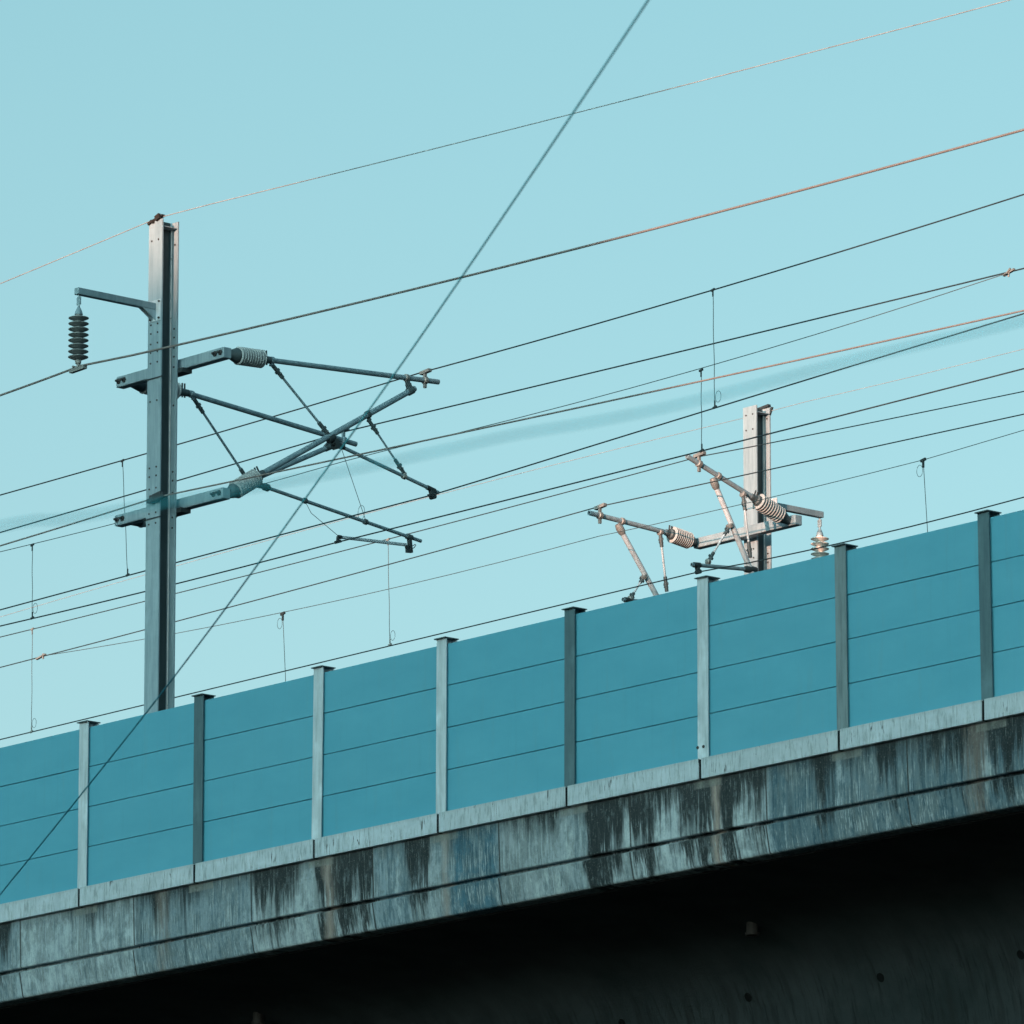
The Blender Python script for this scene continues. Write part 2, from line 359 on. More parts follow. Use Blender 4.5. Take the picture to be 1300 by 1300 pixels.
# unseen block behind the photographer, roofline shaped to fit the evening shade edge
simple('shade_render', (0.28, 0.25, 0.22), 0.9, 0, 0.12, 0.6); simple('shade_glass', (0.03, 0.035, 0.04), 0.15); simple('shade_felt', (0.08, 0.08, 0.08), 0.9)
shade_caster = thing('shade_block', (20, -112, GROUND), 'unseen block behind the photographer, its roofline shaped to cast the shade edge', 'building')
KX, KZ, FY = 0.33, 0.145, -105.0
sx = lambda x0: x0-KX*FY
sz = lambda z0: z0-KZ*FY
part('shade_wall', box(sx(-16), sx(8.75), FY-12, FY, GROUND, sz(7.20)), 'shade_render', shade_caster)
part('shade_tower', box(sx(2.95)+1.0, sx(8.7), FY-3.0, FY-0.01, sz(7.20), sz(7.75)), 'shade_render', shade_caster)
part('shade_roof_slab', box(sx(2.8)+1.0, sx(8.75), FY-3.0, FY+0.05, sz(7.755), sz(8.55)), 'shade_felt', shade_caster)
part('shade_annex', box(sx(8.75), sx(19), FY-10, FY-0.3, GROUND, sz(3.4)), 'shade_render', shade_caster)
for lv in range(11):
    z = GROUND+1.2+lv*3.1
    part('shade_window_band', box(sx(-15), sx(0.5), FY-0.02, FY+0.05, z, z+1.5), 'shade_glass', shade_caster)

# ------------------------------------------------------------------ viaduct
H = 1.777                                             # height of the barrier cassettes above the plinth
via = thing('railway_viaduct', (6, 2, GROUND), 'stained concrete railway viaduct deck under the blue-green noise barrier', 'bridge')
X0, X1 = -60.0, 42.0
up = [(0.032, -0.212), (0.050, -0.733), (0.060, -0.743), (0.30, -0.743), (0.30, -0.212)]
part('edge_beam', prism(up, 'x', X0, X1), 'streaked_concrete', via)
lo = [(0.075, -0.778), (0.036, -0.793), (0.036, -0.806), (0.082, -1.048), (0.092, -1.066), (0.112, -1.074), (0.30, -1.074), (0.30, -0.746), (0.125, -0.746), (0.125, -0.778)]
part('drip_course', prism(lo, 'x', X0, X1), 'streaked_concrete_low', via)
sof = [(0.30, -1.09), (1.0, -1.125), (1.5, -1.17), (1.9, -1.24), (2.2, -1.35), (2.42, -1.50), (2.60, -1.72), (2.72, -1.98), (2.82, -2.35), (2.90, -2.8), (2.97, -3.3), (3.02, -3.9)]
far = [(14-y, z) for y, z in sof][::-1]
gp = [(0.30, -0.60)]+sof+far+[(13.7, -0.60)]
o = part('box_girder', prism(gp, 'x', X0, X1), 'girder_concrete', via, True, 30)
for x in (-34.0, 32.0):
    part('pier', prism([(4.0, x-1.3), (4.6, x-1.6), (9.4, x-1.6), (10, x-1.3), (10, x+1.3), (9.4, x+1.6), (4.6, x+1.6), (4.0, x+1.3)], 'z', GROUND, -3.9) if False else
         prism([(x-1.3, 4.0), (x+1.3, 4.0), (x+1.6, 4.6), (x+1.6, 9.4), (x+1.3, 10.0), (x-1.3, 10.0), (x-1.6, 9.4), (x-1.6, 4.6)], 'z', GROUND, -3.9), 'girder_concrete', via)
def soffit_point(px, py):
    d = ray(px, py); best = None
    for (ya, za), (yb, zb) in zip(sof, sof[1:]):
        for s in range(30):
            y = ya+(yb-ya)*s/30; z = za+(zb-za)*s/30; p = EYE+d*((y-EYE.y)/d.y)
            if best is None or abs(p.z-z) < best[0]: best = (abs(p.z-z), p, Vector((0, -(zb-za), yb-ya)))
    n = best[2].normalized(); n = n if n.y < 0 or n.z < 0 else -n
    return best[1], n
for px, py in ((950, 1266), (1118, 1241), (1296, 1212), (790, 1299)):
    p, n = soffit_point(px, py)
    part('tie_hole', lathe(p-n*0.02, p+n*0.05, [(0, .045), (.024, .05), (.024, .036), (.022, .034)], 16), 'joint_black', via, True, 40)
simple('drain_plastic', (0.05, 0.052, 0.052), 0.7)
for px, py in ((955, 1174), (328, 1288)):
    p, n = soffit_point(px, py)
    part('drain_outlet', lathe(p+Vector((0, 0, .05)), p-Vector((0, 0, .2)), [(0, .06), (.13, .06), (.13, .075), (.16, .075), (.16, .055), (.14, .055)], 16), 'drain_plastic', via, True, 40)

# ------------------------------------------------------------------ noise barrier
nb = thing('noise_barrier', (6, 0, -0.2), 'blue-green noise barrier of stacked boards between steel posts along the viaduct edge', 'noise barrier')
I0, I1 = -5, 11
FL = -0.010                                           # post flange sits so that its edge lands on the bay line
DARK = {1, 4, 7, 9, -3}; MID = {6}
lean = {0: 0.003, 1: 0.0, 2: 0.020, 3: 0.008, 4: 0.006, 5: 0.004, 6: -0.012, 7: -0.020}
for i in range(I0, I1+1):
    xr = 2.0*i; xl = xr-0.155; xc = (xl+xr)/2
    mat = 'weathered_steel' if i in DARK else 'post_mid' if i in MID else 'galvanised_steel'
    if mat == 'post_mid' and 'post_mid' not in M: galvanised('post_mid', (0.17, 0.24, 0.265), (0.09, 0.14, 0.16), 0.9)
    zt = H+0.052; zb = -0.035
    vf = merge(box(xl, xr, 0.0, 0.010, zb, zt), box(xc-0.004, xc+0.004, 0.0102, 0.1398, zb-.1, zt), box(xl, xr, 0.140, 0.150, zb-.1, zt))
    ln = lean.get(i, 0.0)
    vf = ([(x+ln*(z-H/2)/H*1.0, y, z) for x, y, z in vf[0]], vf[1])
    po = part('post', vf, mat, nb)
    if mat == 'weathered_steel': po['label'] = 'darker weathered steel post'
    dx = ln*0.5
    cp = link('cap_plate', *box(xl-0.012+dx, xr+0.012+dx, -0.030, 0.163, zt+0.001, zt+0.011), 'dark_steel', po)
    if i == 5:
        for bx in (xl+.03, xl+.105):
            bp = on_y(870+ (505 if bx > xl+.06 else 345)*.04615, 940+(170 if bx > xl+.06 else 200)*.04615, -0.001)
            link('bolt', *lathe((bp.x, 0.002, bp.z), (bp.x, -.03, bp.z), [(0, .016), (.010, .016), (.010, .009), (.018, .009)], 10), 'bolt_dark', po)
    if i == I1: break
    # four cassettes per bay
    hh = H/4
    for k in range(4):
        z0 = hh*k+(0.004 if k else 0.004); z1 = hh*(k+1)-0.003
        j = random.uniform(-.002, .002)
        b_ = part('board', box(xr+0.006-0.07, 2.0*(i+1)-0.155+0.062, 0.032+j, 0.128+j, z0, z1), 'barrier_paint', nb)
        bevel(b_, 0.003, 2)
    part('seal_strip', box(xr-0.06, 2.0*(i+1)-0.155+0.055, 0.06, 0.11, 0.0, H-0.03), 'seal_teal', nb)
    # plinth slab of this bay, slot under the post
    s = xl+0.048
    p_ = part('plinth', box(s+0.0185, s+2.0-0.0185, -0.022, 0.128, -0.210, -0.001), 'precast_concrete', nb); bevel(p_, 0.006, 2)
for i in range(I0, I1+1):
    s = 2.0*i-0.155+0.048
    part('joint_filler', box(s-0.0175, s+0.0175, -0.012, 0.1, -0.2095, -0.012), 'joint_black', nb)
part('backing_strip', box(2.0*I0, 2.0*I1, 0.10, 0.127, -0.2105, -0.16), 'joint_black', nb)

# ------------------------------------------------------------------ catenary masts
def dirs(p0, p1): return (Vector(p1)-Vector(p0)).normalized()
def h_column(xc, y0, ztop, w=0.24, h=0.24, tf=0.017, tw=0.012, zb=-0.62, r=0.02):
    """H section standing with its flanges along the track, fillets included"""
    q = []
    y1 = y0+h; a = w/2; b = tw/2
    def fil(cx, cy, a0):                               # quarter fillet
        return [(cx+r*math.cos(math.radians(a0+s*22.5)), cy+r*math.sin(math.radians(a0+s*22.5))) for s in range(5)]
    q += [(xc-a, y0), (xc+a, y0), (xc+a, y0+tf)]
    q += fil(xc+b+r, y0+tf+r, 270)[::-1][:0] + [(xc+b+r*(1-math.sin(math.radians(s*22.5))), y0+tf+r*(1-math.cos(math.radians(s*22.5)))) for s in range(5)]
    q += [(xc+b+r*(1-math.cos(math.radians(s*22.5))), y1-tf-r*(1-math.sin(math.radians(s*22.5)))) for s in range(5)]
    q += [(xc+a, y1-tf), (xc+a, y1), (xc-a, y1), (xc-a, y1-tf)]
    q += [(xc-b-r*(1-math.sin(math.radians(s*22.5))), y1-tf-r*(1-math.cos(math.radians(s*22.5)))) for s in range(5)]
    q += [(xc-b-r*(1-math.cos(math.radians(s*22.5))), y0+tf+r*(1-math.sin(math.radians(s*22.5)))) for s in range(5)]
    q += [(xc-a, y0+tf)]
    return prism(q, 'z', zb, ztop)
def bolt(x, y, z, sgn, parent, r=0.013, L=0.02, mat='bolt_dark'):
    return link('bolt', *lathe((x, y, z), (x, y+sgn*L, z), [(0, r), (L*.6, r), (L*.6, r*.55), (L, r*.55)], 8), mat, parent)

def mast(name_label, xc, y0, ztop, holes, arm_dir, arm_tip, arm_z, beam_zs, beam_x0, beam_x1, beam_y, base):
    root = thing('catenary_mast', (xc, y0+.12, -0.62), name_label, 'catenary mast', 'railway catenary masts')
    colm = part('column', h_column(xc, y0, ztop), 'mast_steel', root, True, 25)
    colm.data.materials.append(M['shaded_web'])          # shade inside the channels, put into a darker web colour
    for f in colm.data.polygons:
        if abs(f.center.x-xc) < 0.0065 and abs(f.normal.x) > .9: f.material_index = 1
    def sub(name, vf, mat, par, smooth=False, angle=None):
        return link(name, vf[0], vf[1], mat, par, smooth, angle)
    # stiffener plates just below the top, both channels
    for s in (1, -1):
        x0_, x1_ = sorted((xc+s*0.0065, xc+s*0.112))
        sub('end_plate', box(x0_, x1_, y0+0.018, y0+0.222, ztop-0.085, ztop-0.075), 'mast_steel', colm)
    # bright rods added for the glint along the web fillets
    sub('fillet_glint', rod((xc+0.03, y0+0.205, -0.6), (xc+0.03, y0+0.205, ztop-0.09), 0.0085, 8), 'glint_bright', colm, True, 40)
    sub('fillet_glint', rod((xc-0.03, y0+0.205, -0.6), (xc-0.03, y0+0.205, ztop-0.09), 0.0085, 8), 'glint_bright', colm, True, 40)
    for z in holes:
        for dx in (-0.065, 0.055):
            sub('bolt', lathe((xc+dx, y0+.002, z), (xc+dx, y0-.012, z), [(0, .012), (.006, .012), (.006, .007), (.012, .007)], 8), 'bolt_dark', colm)
        sub('bolt', lathe((xc+.075, y0+.240-.019, z-.03), (xc+.075, y0+.21, z-.03), [(0, .012), (.006, .012), (.006, .007), (.010, .007)], 8), 'bolt_dark', colm)
    # feeder bracket
    s = arm_dir
    yf = y0 if s < 0 else y0+0.24
    fb = part('feeder_arm', bar((xc+base, yf+s*0.012, arm_z), (xc+base, arm_tip, arm_z), 0.075, 0.078, Vector((1, 0, 0))), 'tube_steel', root)
    bevel(fb, 0.008, 2)
    ya, yb = sorted((yf+s*.0005, yf+s*.012))
    pl = part('mounting_plate', box(xc-0.085+base, xc+0.115+base, ya, yb, arm_z-0.165, arm_z+0.075), 'galvanised_steel', root)
    for dx in (-.062, .092):
        for dz in (-.14, .05):
            bolt(xc+base+dx, yf+s*.012, arm_z+dz, s, pl); 
    tri = [(yf+s*.012, arm_z-0.04), (yf+s*.012, arm_z-0.16), (yf+s*.20, arm_z-0.04)]
    for dx in (-.03, .03):
        part('gusset', prism(tri, 'x', xc+base+dx-.005, xc+base+dx+.005), 'mast_steel', root)
    # cross beams along the track carrying the cantilevers
    for z, vis in beam_zs:
        by = beam_y
        cb = part('cross_beam', bar((beam_x0, by, z), (beam_x1, by, z), 0.115, 0.125, Vector((0, 1, 0))), 'mast_steel', root)
        bevel(cb, 0.01, 2)
        side = 1 if by > y0 else -1
        for x in (beam_x0, beam_x1):
            sg = 1 if x == beam_x0 else -1
            for q in (0.055, 0.15):
                if by > y0:
                    link('bolt', *lathe((x+sg*q, by-.058, z+.004), (x+sg*q, by-.11, z+.004), [(0, .034), (.014, .032), (.014, .017), (.05, .014)], 6), 'bolt_dark', cb)
        yo = y0+0.241 if by > y0 else y0-.012
        if by > y0:
            part('bracket_block', box(xc-0.20, xc+0.20, y0+0.2415, by+.02, z-0.115, z-0.065), 'dark_fitting', root)
            part('clamp_plate', box(xc-0.15, xc+0.15, y0-.014, y0-.0005, z-.20, z-.19), 'dark_fitting', root)
        else:
            part('bracket_block', box(xc-0.14, xc+0.14, by+.0585, y0-.0005, z-0.05, z+0.05), 'mast_steel', root)
    return root

M1X, M1Y = -0.163, 1.0
m1 = mast('tall grey H-section mast in shade with its tip in evening sun', M1X, M1Y, 7.70,
          [7.47, 6.50, 6.40, 6.28, 6.18, 6.06, 5.62, 4.86, 4.76, 4.62, 4.34, 4.22], -1, -0.114, 6.698,
          [(6.075, True), (4.475, True)], -1.235, 0.690, 1.36, 0.0)
M2X, M2Y = -2.23, 12.0
m2 = mast('sunlit H-section mast rising behind the noise barrier', M2X, M2Y, 7.655,
          [7.55, 7.36, 6.52, 6.36, 5.85, 5.74, 5.62], 1, 13.115, 6.43,
          [(6.035, True), (4.45, False)], -3.06, -1.225, 11.865, 0.1)

# clamps that hold the wires to the shaded mast
p = on_y(200, 632, 0.97)
wc = part('wire_clamp', merge(bar((p.x-.16, .962, p.z-.02), (p.x+.13, .962, p.z+.012), .05, .05), bar((p.x-.05, .962, p.z+.0), (p.x+.10, .962, p.z+.02), .07, .085),
          box(p.x-.11, p.x-.07, .93, .9995, p.z-.05, p.z+.04)), 'dark_fitting', m1)
bevel(wc, .01)
wc = part('wire_clamp', merge(bar((M1X-.115, 1.03, 7.704), (M1X+.10, 1.03, 7.745), .05, .022), bar((M1X-.07, 1.0, 7.70), (M1X-.02, .985, 7.69), .04, .035),
          bar((M1X+.02, .985, 7.71), (M1X+.09, .985, 7.735), .035, .06), bar((M1X-.12, .985, 7.675), (M1X-.06, .985, 7.70), .02, .03)), 'fitting_rust' if 'fitting_rust' in M else simple('fitting_rust', (0.018, 0.016, 0.015), 0.8), m1)
wc2 = part('wire_clamp', merge(bar((M2X-.10, 12.22, 7.66), (M2X+.12, 12.22, 7.68), .05, .03), bar((M2X+.11, 12.23, 7.56), (M2X+.14, 12.25, 7.66), .02, .03)), 'dark_fitting', m2)

# ------------------------------------------------------------------ hanging insulators
def sheds(z0, n, pitch, R, core, upward=False):
    pr = [(z0-.02, core)]
    for k in range(n):
        s = z0+k*pitch
        pr += [(s+.002, core), (s+.007, core+.014), (s+.018, R-.012), (s+.023, R-.001), (s+.028, R), (s+.033, R-.007), (s+.058, core+.012), (s+.061, core)]
    pr.append((z0+n*pitch+.01, core)); return pr
def suspension(x, y, ztop, label, mat='shed_porcelain'):
    root = thing('suspension_insulator', (x, y, ztop-.85), label, 'insulator', 'ribbed insulators hanging from feeder arms')
    a = Vector((x, y, ztop)); d = a-Vector((0, 0, 1))
    part('link', merge(rod((x, y, ztop+.03), (x, y, ztop-.03), .012, 8), bar((x-.017, y, ztop-.02), (x-.017, y, ztop-.11), .012, .03), bar((x+.017, y, ztop-.02), (x+.017, y, ztop-.11), .012, .03),
                       rod((x-.03, y, ztop-.035), (x+.03, y, ztop-.035), .010, 8), rod((x-.03, y, ztop-.095), (x+.03, y, ztop-.095), .010, 8), rod((x, y, ztop-.09), (x, y, ztop-.15), .013, 8)), 'tube_steel', root, True, 40)
    part('top_cap', lathe(a, d, [(.13, .012), (.15, .022), (.18, .036), (.215, .046), (.222, .046)], 18), 'tube_steel', root, True, 40)
    part('ribbed_body', lathe(a, d, sheds(.235, 8, .0635, .114, .035), 28), mat, root, True, 35)
    part('bottom_clamp', merge(lathe(a, d, [(.745, .036), (.775, .034), (.79, .018), (.83, .016)], 14), bar((x-.13, y, ztop-.845), (x+.13, y, ztop-.835), .05, .045), rod((x-.05, y-.04, ztop-.81), (x-.05, y+.04, ztop-.81), .012, 8), rod((x+.05, y-.04, ztop-.81), (x+.05, y+.04, ztop-.81), .012, 8)), 'fitting_bronze', root, True, 40)
    return root
suspension(M1X, -0.075, 6.655, 'shaded ribbed insulator hanging below the arm of the tall grey mast')
suspension(M2X+.1, 13.075, 6.385, 'sunlit ribbed insulator half hidden by the barrier top', 'shed_sunlit')

# ------------------------------------------------------------------ cantilevers
def stay_insulator(root, p0, p1, mat='shed_silicone'):
    p0, p1 = Vector(p0), Vector(p1); L = (p1-p0).length
    c0, c1 = 0.20*L, 0.82*L; n = 10; pt = (c1-c0)/n; R = .104; core = .056
    pr = [(c0, core)]
    for k in range(n):
        s = c0+pt*k; pr += [(s+pt*.25, core), (s+pt*.40, R-.008), (s+pt*.50, R), (s+pt*.66, R), (s+pt*.74, R-.010), (s+pt*.80, core)]
    pr += [(c1, core)]
    body = part('stay_insulator', lathe(p0, p1, pr, 28), mat, root, True, 30)
    keepv = lambda o: o
    link('end_cap', *lathe(p0, p1, [(-.02, .045), (.03, .055), (c0*.55, .070), (c0*.9, .085), (c0+.004, .085)], 18), 'dark_steel', body, True, 40)
    e = link('end_cap', *lathe(p0, p1, [(c1-.004, .068), (c1+.03, .066), (c1+.045, .045), (L+.01, .040)], 18), 'dark_steel', body, True, 40)
    d = (p1-p0).normalized(); u, v = frame_of(d)
    upv = v if v.z > 0 else -v
    for q in (.045, .085):
        link('pin', *rod(p1-d*q*.9-upv*.06, p1-d*q*.9+upv*.105, .010, 8), 'dark_fitting', body)
    return body
def clampring(root, p, axis, r, mat='fitting_bronze', lug=None, wd=.05):
    axis = axis.normalized(); p = Vector(p)
    vf = lathe(p-axis*wd/2, p+axis*wd/2, [(0, r+.004), (.006, r+.013), (wd-.006, r+.013), (wd, r+.004)], 14)
    if lug is not None: vf = merge(vf, bar(p, Vector(lug), .028, .036), rod(Vector(lug)-axis*.03, Vector(lug)+axis*.03, .013, 8))
    return part('clamp', vf, mat, root, True, 40)
def strut(root, p0, p1, r=.0145, mat='tube_steel'):
    p0, p1 = Vector(p0), Vector(p1); d = (p1-p0).normalized(); L = (p1-p0).length
    b = part('strut', rod(p0, p1, r, 12), mat, root, True, 40)
    u, v = frame_of(d)
    for q0, q1, ee in ((p0, p0+d*min(.20, L*.25), p0), (p1-d*min(.20, L*.25), p1, p1)):
        link('turnbuckle', *merge(rod(q0, q1, r+.0095, 12), bar(q0*.5+q1*.5-v*.04, q0*.5+q1*.5+v*.04, .012, .03), bar(q0*.3+q1*.7+u*.036, q0*.3+q1*.7-u*.03, .012, .02)), 'dark_steel', b, True, 40)
    return b
def tube(root, name, p0, p1, r, open_end=.05, mat='tube_steel'):
    return part(name, rod(p0, p1, r, 18, open_end), mat, root, True, 40)
def on_line(p0, p1, px):
    """point of a tube seen at image column px"""
    best = None
    for k in range(2001):
        q = p0.lerp(p1, k/2000-.0); d = q-EYE; s = 650+F_PX*d.dot(_rt)/d.dot(_fw)
        if best is None or abs(s-px) < best[0]: best = (abs(s-px), q)
    return best[1]

XA, XB = 0.634, -1.125
A = lambda x, y: on_x(x, y, XA)
B = lambda x, y: on_x(x, y, XB)
CG = 'cantilever arms holding the wires'

# cantilever A: track-side arm at the nearer end of the cross beams
ca = thing('cantilever_arm', (XA, 1.42, 4.475), 'shaded cantilever with the longest top tube, carrying the clamp with a sunlit glint', 'cantilever', CG)
u0, u1 = Vector((XA, 1.418, 6.075)), A(342, 457.2)
stay_insulator(ca, u0, u1)
l0, l1 = Vector((XA, 1.418, 4.475)), A(333.5, 601)
stay_insulator(ca, l0, l1)
T0, T1 = u1, A(556.6, 485)
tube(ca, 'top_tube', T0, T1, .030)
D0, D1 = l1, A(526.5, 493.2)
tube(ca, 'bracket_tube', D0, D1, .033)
tx = dirs(T0, T1); dx_ = dirs(D0, D1)
link_p = A(518, 487)
part('hanger', merge(bar(on_line(T0, T1, 516), link_p, .035, .05), bar(link_p, on_line(D0, D1, 521), .045, .06)), 'dark_steel', ca)
clampring(ca, on_line(T0, T1, 516), tx, .030)
clampring(ca, on_line(D0, D1, 521), dx_, .033, 'dark_steel', None, .09)
clampring(ca, on_line(T0, T1, 345), tx, .030, 'tube_steel', A(345, 464))
strut(ca, A(345.5, 463), A(418, 553))
J = A(420, 556.5)
clampring(ca, J, dx_, .033, 'dark_fitting', A(425, 563), .10)
R0, R1 = A(427, 564), A(556.6, 625.5)
tube(ca, 'registration_tube', R0, R1, .021)
rx = dirs(R0, R1)
part('joint', merge(lathe(R0-rx*.06, R0+rx*.12, [(0, .03), (.05, .038), (.13, .034), (.18, .024)], 12), bar(A(424, 558), A(428, 570), .06, .09)), 'dark_fitting', ca, True, 40)
s0, s1 = on_line(D0, D1, 467), on_line(R0, R1, 513)
clampring(ca, s0, dx_, .033, 'dark_steel', A(468.5, 533.5)); clampring(ca, s1, rx, .021, 'fitting_bronze', A(513, 600))
strut(ca, A(468.5, 534), A(512.5, 600), .012)
hk = on_line(R0, R1, 547)
part('wire_hook', merge(lathe(hk-rx*.06, hk+rx*.06, [(0, .028), (.12, .028)], 12), bar(hk, A(549.5, 631), .045, .05), bar(A(544, 629), A(553, 627), .04, .03), rod(A(549.5, 631)-Vector((.04, 0, 0)), A(549.5, 631)+Vector((.04, 0, 0)), .026, 10)), 'dark_fitting', ca, True, 40)
cc = on_line(T0, T1, 539.5)
part('wire_clamp', merge(lathe(cc-tx*.028, cc+tx*.028, [(0, .035), (.008, .046), (.048, .046), (.056, .035)], 12), bar(cc-Vector((0, 0, .09)), cc+Vector((0, 0, .10)), .032, .03),
     bar(cc+Vector((-.07, 0, .09)), cc+Vector((.09, 0, .105)), .05, .035)), 'fitting_bronze', ca, True, 40)

# cantilever B: the arm at the far end of the cross beams, partly behind the mast
cb = thing('cantilever_arm', (XB, 1.42, 4.475), 'shaded cantilever emerging from behind the tall mast, with a pale steady arm hanging below', 'cantilever', CG)
u0, u1 = Vector((XB, 1.418, 6.075)), B(238, 499)
stay_insulator(cb, u0, u1)
l0, l1 = Vector((XB, 1.418, 4.475)), B(226, 650)
stay_insulator(cb, l0, l1)
T0, T1 = u1, B(452, 564)
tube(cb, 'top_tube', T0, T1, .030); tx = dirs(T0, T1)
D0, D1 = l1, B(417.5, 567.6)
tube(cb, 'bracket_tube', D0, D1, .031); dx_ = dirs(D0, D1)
q = on_line(T0, T1, 436)
part('hanger', merge(bar(on_line(T0, T1, 425), B(414, 568), .04, .06), lathe(D1-dx_*.06, D1+dx_*.04, [(0, .038), (.10, .038)], 12)), 'dark_steel', cb, True, 40)
part('wire_clamp', merge(lathe(q-tx*.028, q+tx*.028, [(0, .035), (.008, .046), (.048, .046), (.056, .035)], 12), bar(q-Vector((0, 0, .07)), q+Vector((0, 0, .13)), .032, .03), bar(q+Vector((-.06, 0, .12)), q+Vector((.08, 0, .13)), .05, .03)), 'tube_steel', cb, True, 40)
clampring(cb, on_line(T0, T1, 243), tx, .030, 'tube_steel', B(246, 507))
strut(cb, B(246, 506), B(317, 613))
JB = on_line(D0, D1, 320)
clampring(cb, JB, dx_, .031, 'dark_fitting', B(325, 616), .10)
R0, R1 = B(326, 614.5), B(534.5, 687)
tube(cb, 'registration_tube', R0, R1, .021); rx = dirs(R0, R1)
part('joint', lathe(R0-rx*.05, R0+rx*.24, [(0, .03), (.06, .042), (.14, .034), (.16, .044), (.22, .044), (.24, .028)], 12), 'dark_fitting', cb, True, 40)
for px in (387, 464):
    clampring(cb, on_line(R0, R1, px), rx, .021, 'dark_steel')
e = on_line(R0, R1, 519.5)
clampring(cb, e, rx, .021, 'dark_steel', None, .09)
e2 = B(521, 699)
part('drop_bracket', merge(bar(e, e2, .035, .05), bar(B(516, 699.5), B(523, 700), .04, .035), bar(B(516, 692), B(518, 700), .035, .035), path([B(523, 697), B(526, 695), B(528, 692), B(527, 691), B(524, 693)], .005, 6)), 'dark_fitting', cb)
S0, S1 = B(516, 691.8), B(429.5, 681.6)
sa = part('steady_arm', bar(S0, S1, .030, .036), 'galvanised_steel', cb); bevel(sa, .008)
part('wire_hook', merge(bar(B(429.3, 681), B(429, 687), .03, .03), bar(B(426, 688.6), B(432, 687), .04, .035), rod(B(429.3, 681.5), B(433, 682), .024, 8)), 'dark_fitting', cb)
part('stay_wire', path([on_line(R0, R1, 387), B(395, 651.3), B(429, 680)], .0035, 6), 'wire_grey', cb, True)
sw0 = A(434, 571); sw1 = on_line(R0, R1, 465)
lp = [sw0.lerp(sw1, k/12) for k in range(13)]
part('stay_wire', path(lp, .0035, 6), 'wire_grey', cb, True)
def loop(c, r, ex=Vector((1, 0, 0)), n=14, sq=1.4):
    return [c+ex*r*math.sin(2*math.pi*k/n)+Vector((0, 0, 1))*r*sq*math.cos(2*math.pi*k/n) for k in range(n+1)]
part('wire_loop', path(loop(sw1+Vector((-.09, 0, .13)), .06), .003, 6), 'wire_grey', cb, True)

# sunlit cantilevers on the second mast
XA2, XB2 = -1.346, -3.018
A2 = lambda x, y: on_x(x, y, XA2)
B2 = lambda x, y: on_x(x, y, XB2)
def far_arm(label, x, P, ins0, ins1, tip, wclamp, bk, bk_lo, clamp_px, st2a, st2b, st1a, st1b, reg0, reg1, hook):
    root = thing('cantilever_arm', (x, 11.86, 4.45), label, 'cantilever', CG)
    u0, u1 = Vector((x, 11.80, 6.035)), P(*ins1)
    stay_insulator(root, u0, u1, 'shed_pale')
    T0, T1 = u1, P(*tip)
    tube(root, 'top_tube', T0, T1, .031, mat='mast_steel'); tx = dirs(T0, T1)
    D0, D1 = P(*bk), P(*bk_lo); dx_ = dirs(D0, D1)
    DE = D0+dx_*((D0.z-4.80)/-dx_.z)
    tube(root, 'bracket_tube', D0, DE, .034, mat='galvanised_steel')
    stay_insulator(root, (x, 11.80, 4.45), DE, 'shed_pale')
    cp = on_line(T0, T1, clamp_px)
    clampring(root, cp, tx, .031, 'fitting_bronze', D0)
    part('joint', lathe(D0-dx_*.05, D0+dx_*.14, [(0, .036), (.05, .05), (.11, .048), (.14, .036)], 14), 'fitting_bronze', root, True, 40)
    q = on_line(T0, T1, wclamp)
    part('wire_clamp', merge(lathe(q-tx*.03, q+tx*.03, [(0, .036), (.008, .047), (.052, .047), (.06, .036)], 14), bar(q-Vector((0, 0, .10)), q+Vector((0, 0, .11)), .034, .03), bar(q+Vector((-.08, 0, .10)), q+Vector((.10, 0, .12)), .05, .04)), 'fitting_bronze', root, True, 40)
    clampring(root, P(*st2a), tx, .031, 'fitting_bronze')
    strut(root, P(*st2a), P(*st2b), .0145, 'galvanised_steel')
    strut(root, P(*st1a), P(*st1b), .0125, 'galvanised_steel')
    clampring(root, P(*st1a), dx_, .034, 'fitting_bronze')
    r0, r1 = P(*reg0), P(*reg1)
    tube(root, 'registration_tube', r0, r1, .024); rx = dirs(r0, r1)
    part('joint', lathe(r0-rx*.05, r0+rx*.2, [(0, .034), (.06, .045), (.16, .042), (.2, .028)], 12), 'dark_fitting', root, True, 40)
    h = on_line(r0, r1, hook[0]-2)
    part('wire_hook', merge(lathe(h-rx*.05, h+rx*.05, [(0, .034), (.10, .034)], 12), bar(h, P(*hook), .04, .05), rod(P(*hook)-Vector((.04, 0, 0)), P(*hook)+Vector((.04, 0, 0)), .026, 10)), 'dark_fitting', root, True, 40)
    clampring(root, P(*st1b), rx, .024, 'fitting_bronze')
    return root
far_arm('sunlit cantilever crossing in front of the second mast, its tube pointing up', XA2, A2, None, (954, 630.5), (872, 579), 887.5, (906.5, 612), (951, 719), 912,
        (943.3, 627.5), (952.7, 708), (926.4, 667.6), (899, 713), (956, 723.3), (878, 716.8), (886.5, 726))
far_arm('sunlit cantilever beside the second mast with its lower half hidden by the barrier', XB2, B2, None, (846, 676), (747.7, 651), 761.5, (786.5, 670), (832, 753.5), 790,
        (838, 675.5), (846.5, 751), (817, 732.7), (800.3, 760), (868, 770), (790.6, 761), (799, 771))

